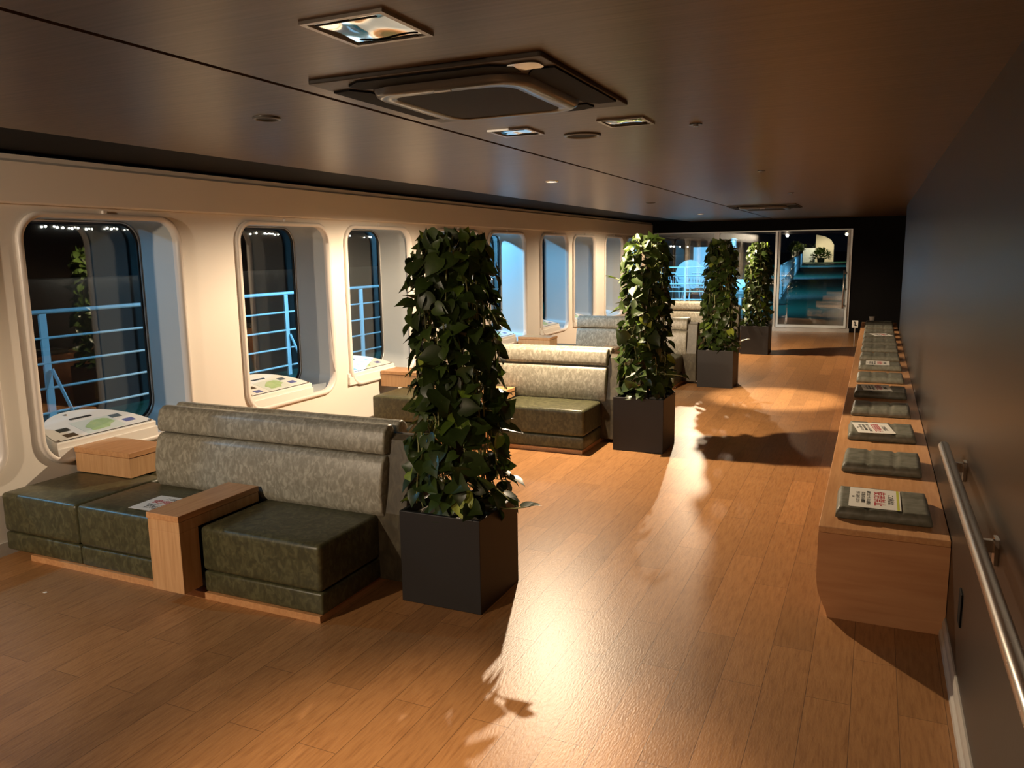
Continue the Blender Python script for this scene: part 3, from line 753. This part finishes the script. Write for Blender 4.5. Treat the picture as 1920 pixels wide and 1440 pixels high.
# cross railing and furniture beyond the end glazing
t = thing('cross_railing', 'white railing beyond the end glazing, in front of stacked deck chairs', 'railing', (-5.2, 24.0, -.01))
for z in (1.06, .80, .56, .34, .10): obj('rail', tube(bmesh.new(), (-2.2, 0, z), (1.15, 0, z), 0.018, 8), M_WHITEP, t, smooth=True)
for x in (-2.2, -1.1, 0, 1.15): obj('post', bx(x-.03, x+.03, -.03, .03, 0, 1.08), M_WHITEP, t)
def deck_chair(x, y, rot, label):
    t = thing('deck_chair', label, 'chair', (x, y, -.01), 'stacked white deck chairs'); t.rotation_euler = (0, 0, rot)
    obj('seat', bx(-.23, .23, -.22, .22, .42, .45), M_WHITEP, t, bevel=.01)
    bk = bmesh.new(); sweep(bk, [(-.21, .21, .45), (-.22, .27, .75), (-.14, .30, .88), (.14, .30, .88), (.22, .27, .75), (.21, .21, .45)], .018, 6)
    for q in (-.12, -.04, .04, .12): tube(bk, (q, .22, .45), (q, .295, .87), .012, 6)
    obj('backrest', bk, M_WHITEP, t)
    for sx_ in (-1, 1):
        obj('armrest', sweep(bmesh.new(), [(sx_*.23, .25, .68), (sx_*.26, 0, .67), (sx_*.25, -.2, .64), (sx_*.24, -.22, .45)], .016, 6), M_WHITEP, t)
        for sy_ in (-1, 1): obj('leg', tube(bmesh.new(), (sx_*.2, sy_*.19, .43), (sx_*.24, sy_*.23, 0), .017, 6), M_WHITEP, t)
for k, (x, y, r) in enumerate(((-5.65, 24.75, 2.9), (-5.0, 24.8, 3.3), (-4.35, 24.75, 2.7), (-6.3, 25.0, .3))):
    deck_chair(x, y, r, 'white deck chair outside, ' + ['leftmost', 'in the middle', 'rightmost, partly behind the third plant', 'farthest left behind the second plant'][k])
def folded_table(x, y, label):
    t = thing('folded_table', label, 'table', (x, y, -.01), 'folded round deck tables')
    n = 28; obj('table_top', prism(bmesh.new(), [(.46*math.cos(2*PI*i/n), .80+.46*math.sin(2*PI*i/n)) for i in range(n)], 'y', -.02, .02), M_WHITEP, t, bevel=.006)
    obj('leg', tube(tube(bmesh.new(), (-.2, .05, .8), (-.3, .25, 0), .018), (.2, .05, .8), (.3, .25, 0), .018), M_WHITEP, t)
folded_table(-5.35, 25.4, 'folded round white table top left of the tall locker'); folded_table(-4.75, 25.6, 'folded round white table top in front of the tall locker')
t = thing('deck_locker', 'tall white locker on deck beyond the end glazing', 'locker', (-4.95, 26.6, -.01))
obj('locker_body', bx(-.5, .5, -.3, .3, 0, 1.66), M_WHITEP, t, bevel=.01); obj('locker_door', bx(-.44, .44, -.32, -.302, .08, 1.58), M_WHITEP, t, bevel=.005); obj('door_handle', tube(bmesh.new(), (.34, -.35, .8), (.34, -.35, 1.0), .012), M_STEEL, t)
t = thing('deck_lamp_post', 'white lamp post on deck above the third plant', 'lamp', (-3.9, 24.6, -.01))
obj('post', tube(bmesh.new(), (0, 0, 0), (0, 0, 1.5), .04, 12), M_WHITEP, t, smooth=True)
lb = tube(bmesh.new(), (0, 0, 1.5), (0, 0, 1.85), .075, 12, .085); tube(lb, (0, 0, 1.85), (0, 0, 1.9), .13, 12, .02); tube(lb, (0, 0, 1.62), (0, 0, 1.65), .10, 12)
obj('lamp_head', lb, M_WHITEP, t)
t = thing('deck_canister', 'white round life raft canister on deck behind the fourth plant', 'canister', (-3.2, 23.4, -.01))
obj('canister_body', tube(bmesh.new(), (-.4, 0, .45), (.4, 0, .45), .28, 20), M_WHITEP, t, bevel=.03); obj('cradle', box(bx(-.3, -.22, -.25, .25, 0, .22), .22, .3, -.25, .25, 0, .22), M_WHITEP, t)
# long balustrade
P0, P1 = Vector((-2.72, 26.4, -.01)), Vector((-7.3, 92.0, -.01))
t = thing('deck_balustrade', 'long white balustrade running away along the green deck', 'railing', P0)
D = P1-P0
for k in range(62):
    u = k/61; p = D*(u**1.0)
    obj('baluster', bx(p.x-.02, p.x+.02, p.y-.015, p.y+.015, 0, 1.04), M_WHITEP, t)
for z in (1.05, .55, .1):
    obj('rail', tube(bmesh.new(), (0, 0, z), (D.x, D.y, z), .016, 8), M_WHITEP, t)
t = thing('deck_cabinet', 'white closed box at the far end of the balustrade', 'cabinet', (-7.1, 98.0, -.01))
obj('cabinet_body', bx(-.65, .65, -.4, .4, 0, 1.6), M_WHITEP, t, bevel=.02); obj('sign_panel', bx(-.5, .1, -.42, -.402, .5, 1.3), M_WHITEP, t)
struct(obj('wall_deckhouse', prism(bmesh.new(), [(-6.5, 0), (-4.55, 0), (-4.55, 1.9), (-4.9, 2.5), (-5.6, 2.9), (-6.5, 3.1)], 'y', 99.2, 99.6), M_HOUSE))
def bush(x, y, z0, r, seed, label):
    t = thing('deck_bush', label, 'bush', (x, y, -.01)); rnd = random.Random(seed)
    bm = bmesh.new(); lay = bm.loops.layers.color.new('tone')
    for i in range(260):
        v = Vector((rnd.gauss(0, 1), rnd.gauss(0, 1), rnd.gauss(0, 1))).normalized()*r*rnd.uniform(.7, 1); v.z = abs(v.z)*1.1+.3+z0
        leaf(bm, lay, v, v+Vector((0, 0, rnd.uniform(-.5, .5))), Vector((0, 0, 1)), .22, rnd.uniform(0, .5), .2)
    obj('foliage', bm, M_LEAF, t); obj('tub', tube(bmesh.new(), (0, 0, -.0), (0, 0, .5+z0), .35, 14, .42), M_PLANTER, t)
bush(-8.4, 96.0, .9, 1.0, 1, 'dark bush behind the end of the balustrade'); bush(-5.7, 96.0, 0, 1.15, 2, 'dark round bush in front of the cream deckhouse')
# shore lights
rnd = random.Random(21)
ys = [225+rnd.random()*2 for _ in range(0)]
def band(y0, y1, n): return [y0+(y1-y0)*rnd.random() for _ in range(n)]
cl = band(250, 262, 3)+band(285, 318, 12)+band(322, 345, 9)+band(352, 360, 2)+band(372, 398, 10)+band(412, 470, 14)+band(480, 540, 8)+band(550, 620, 8)+band(1450, 1900, 12)
s0 = None
hill = bmesh.new()
prism(hill, [(100, -8.5), (100, 12), (240, 19.5), (330, 20.5), (700, 18.0), (2000, 11), (2200, -8.5)], 'x', -470, -400.3)
struct(obj('shore_hill', hill, M_SEA))
cl.sort(); q = [cl[0]]
for y in cl[1:]: q.append(max(y, q[-1]+1.7+(y-250)/500))
for y in q:
    if s0 is None:
        bm = bmesh.new(); bmesh.ops.create_icosphere(bm, subdivisions=1, radius=.55); s0 = obj('shore_light', bm, M_CITY); o = s0
    else:
        o = s0.copy(); C.objects.link(o)
    k = 1+ (y-300)/900
    o.scale = (k*rnd.uniform(.6, 1.25),)*3
    o.location = (-400, y, 18.6-max(0, (y-310))*0.0062+rnd.uniform(-.5, .5))
    tag(o, 'small bright light glittering on the far dark shore', 'light', 'shore lights across the water')
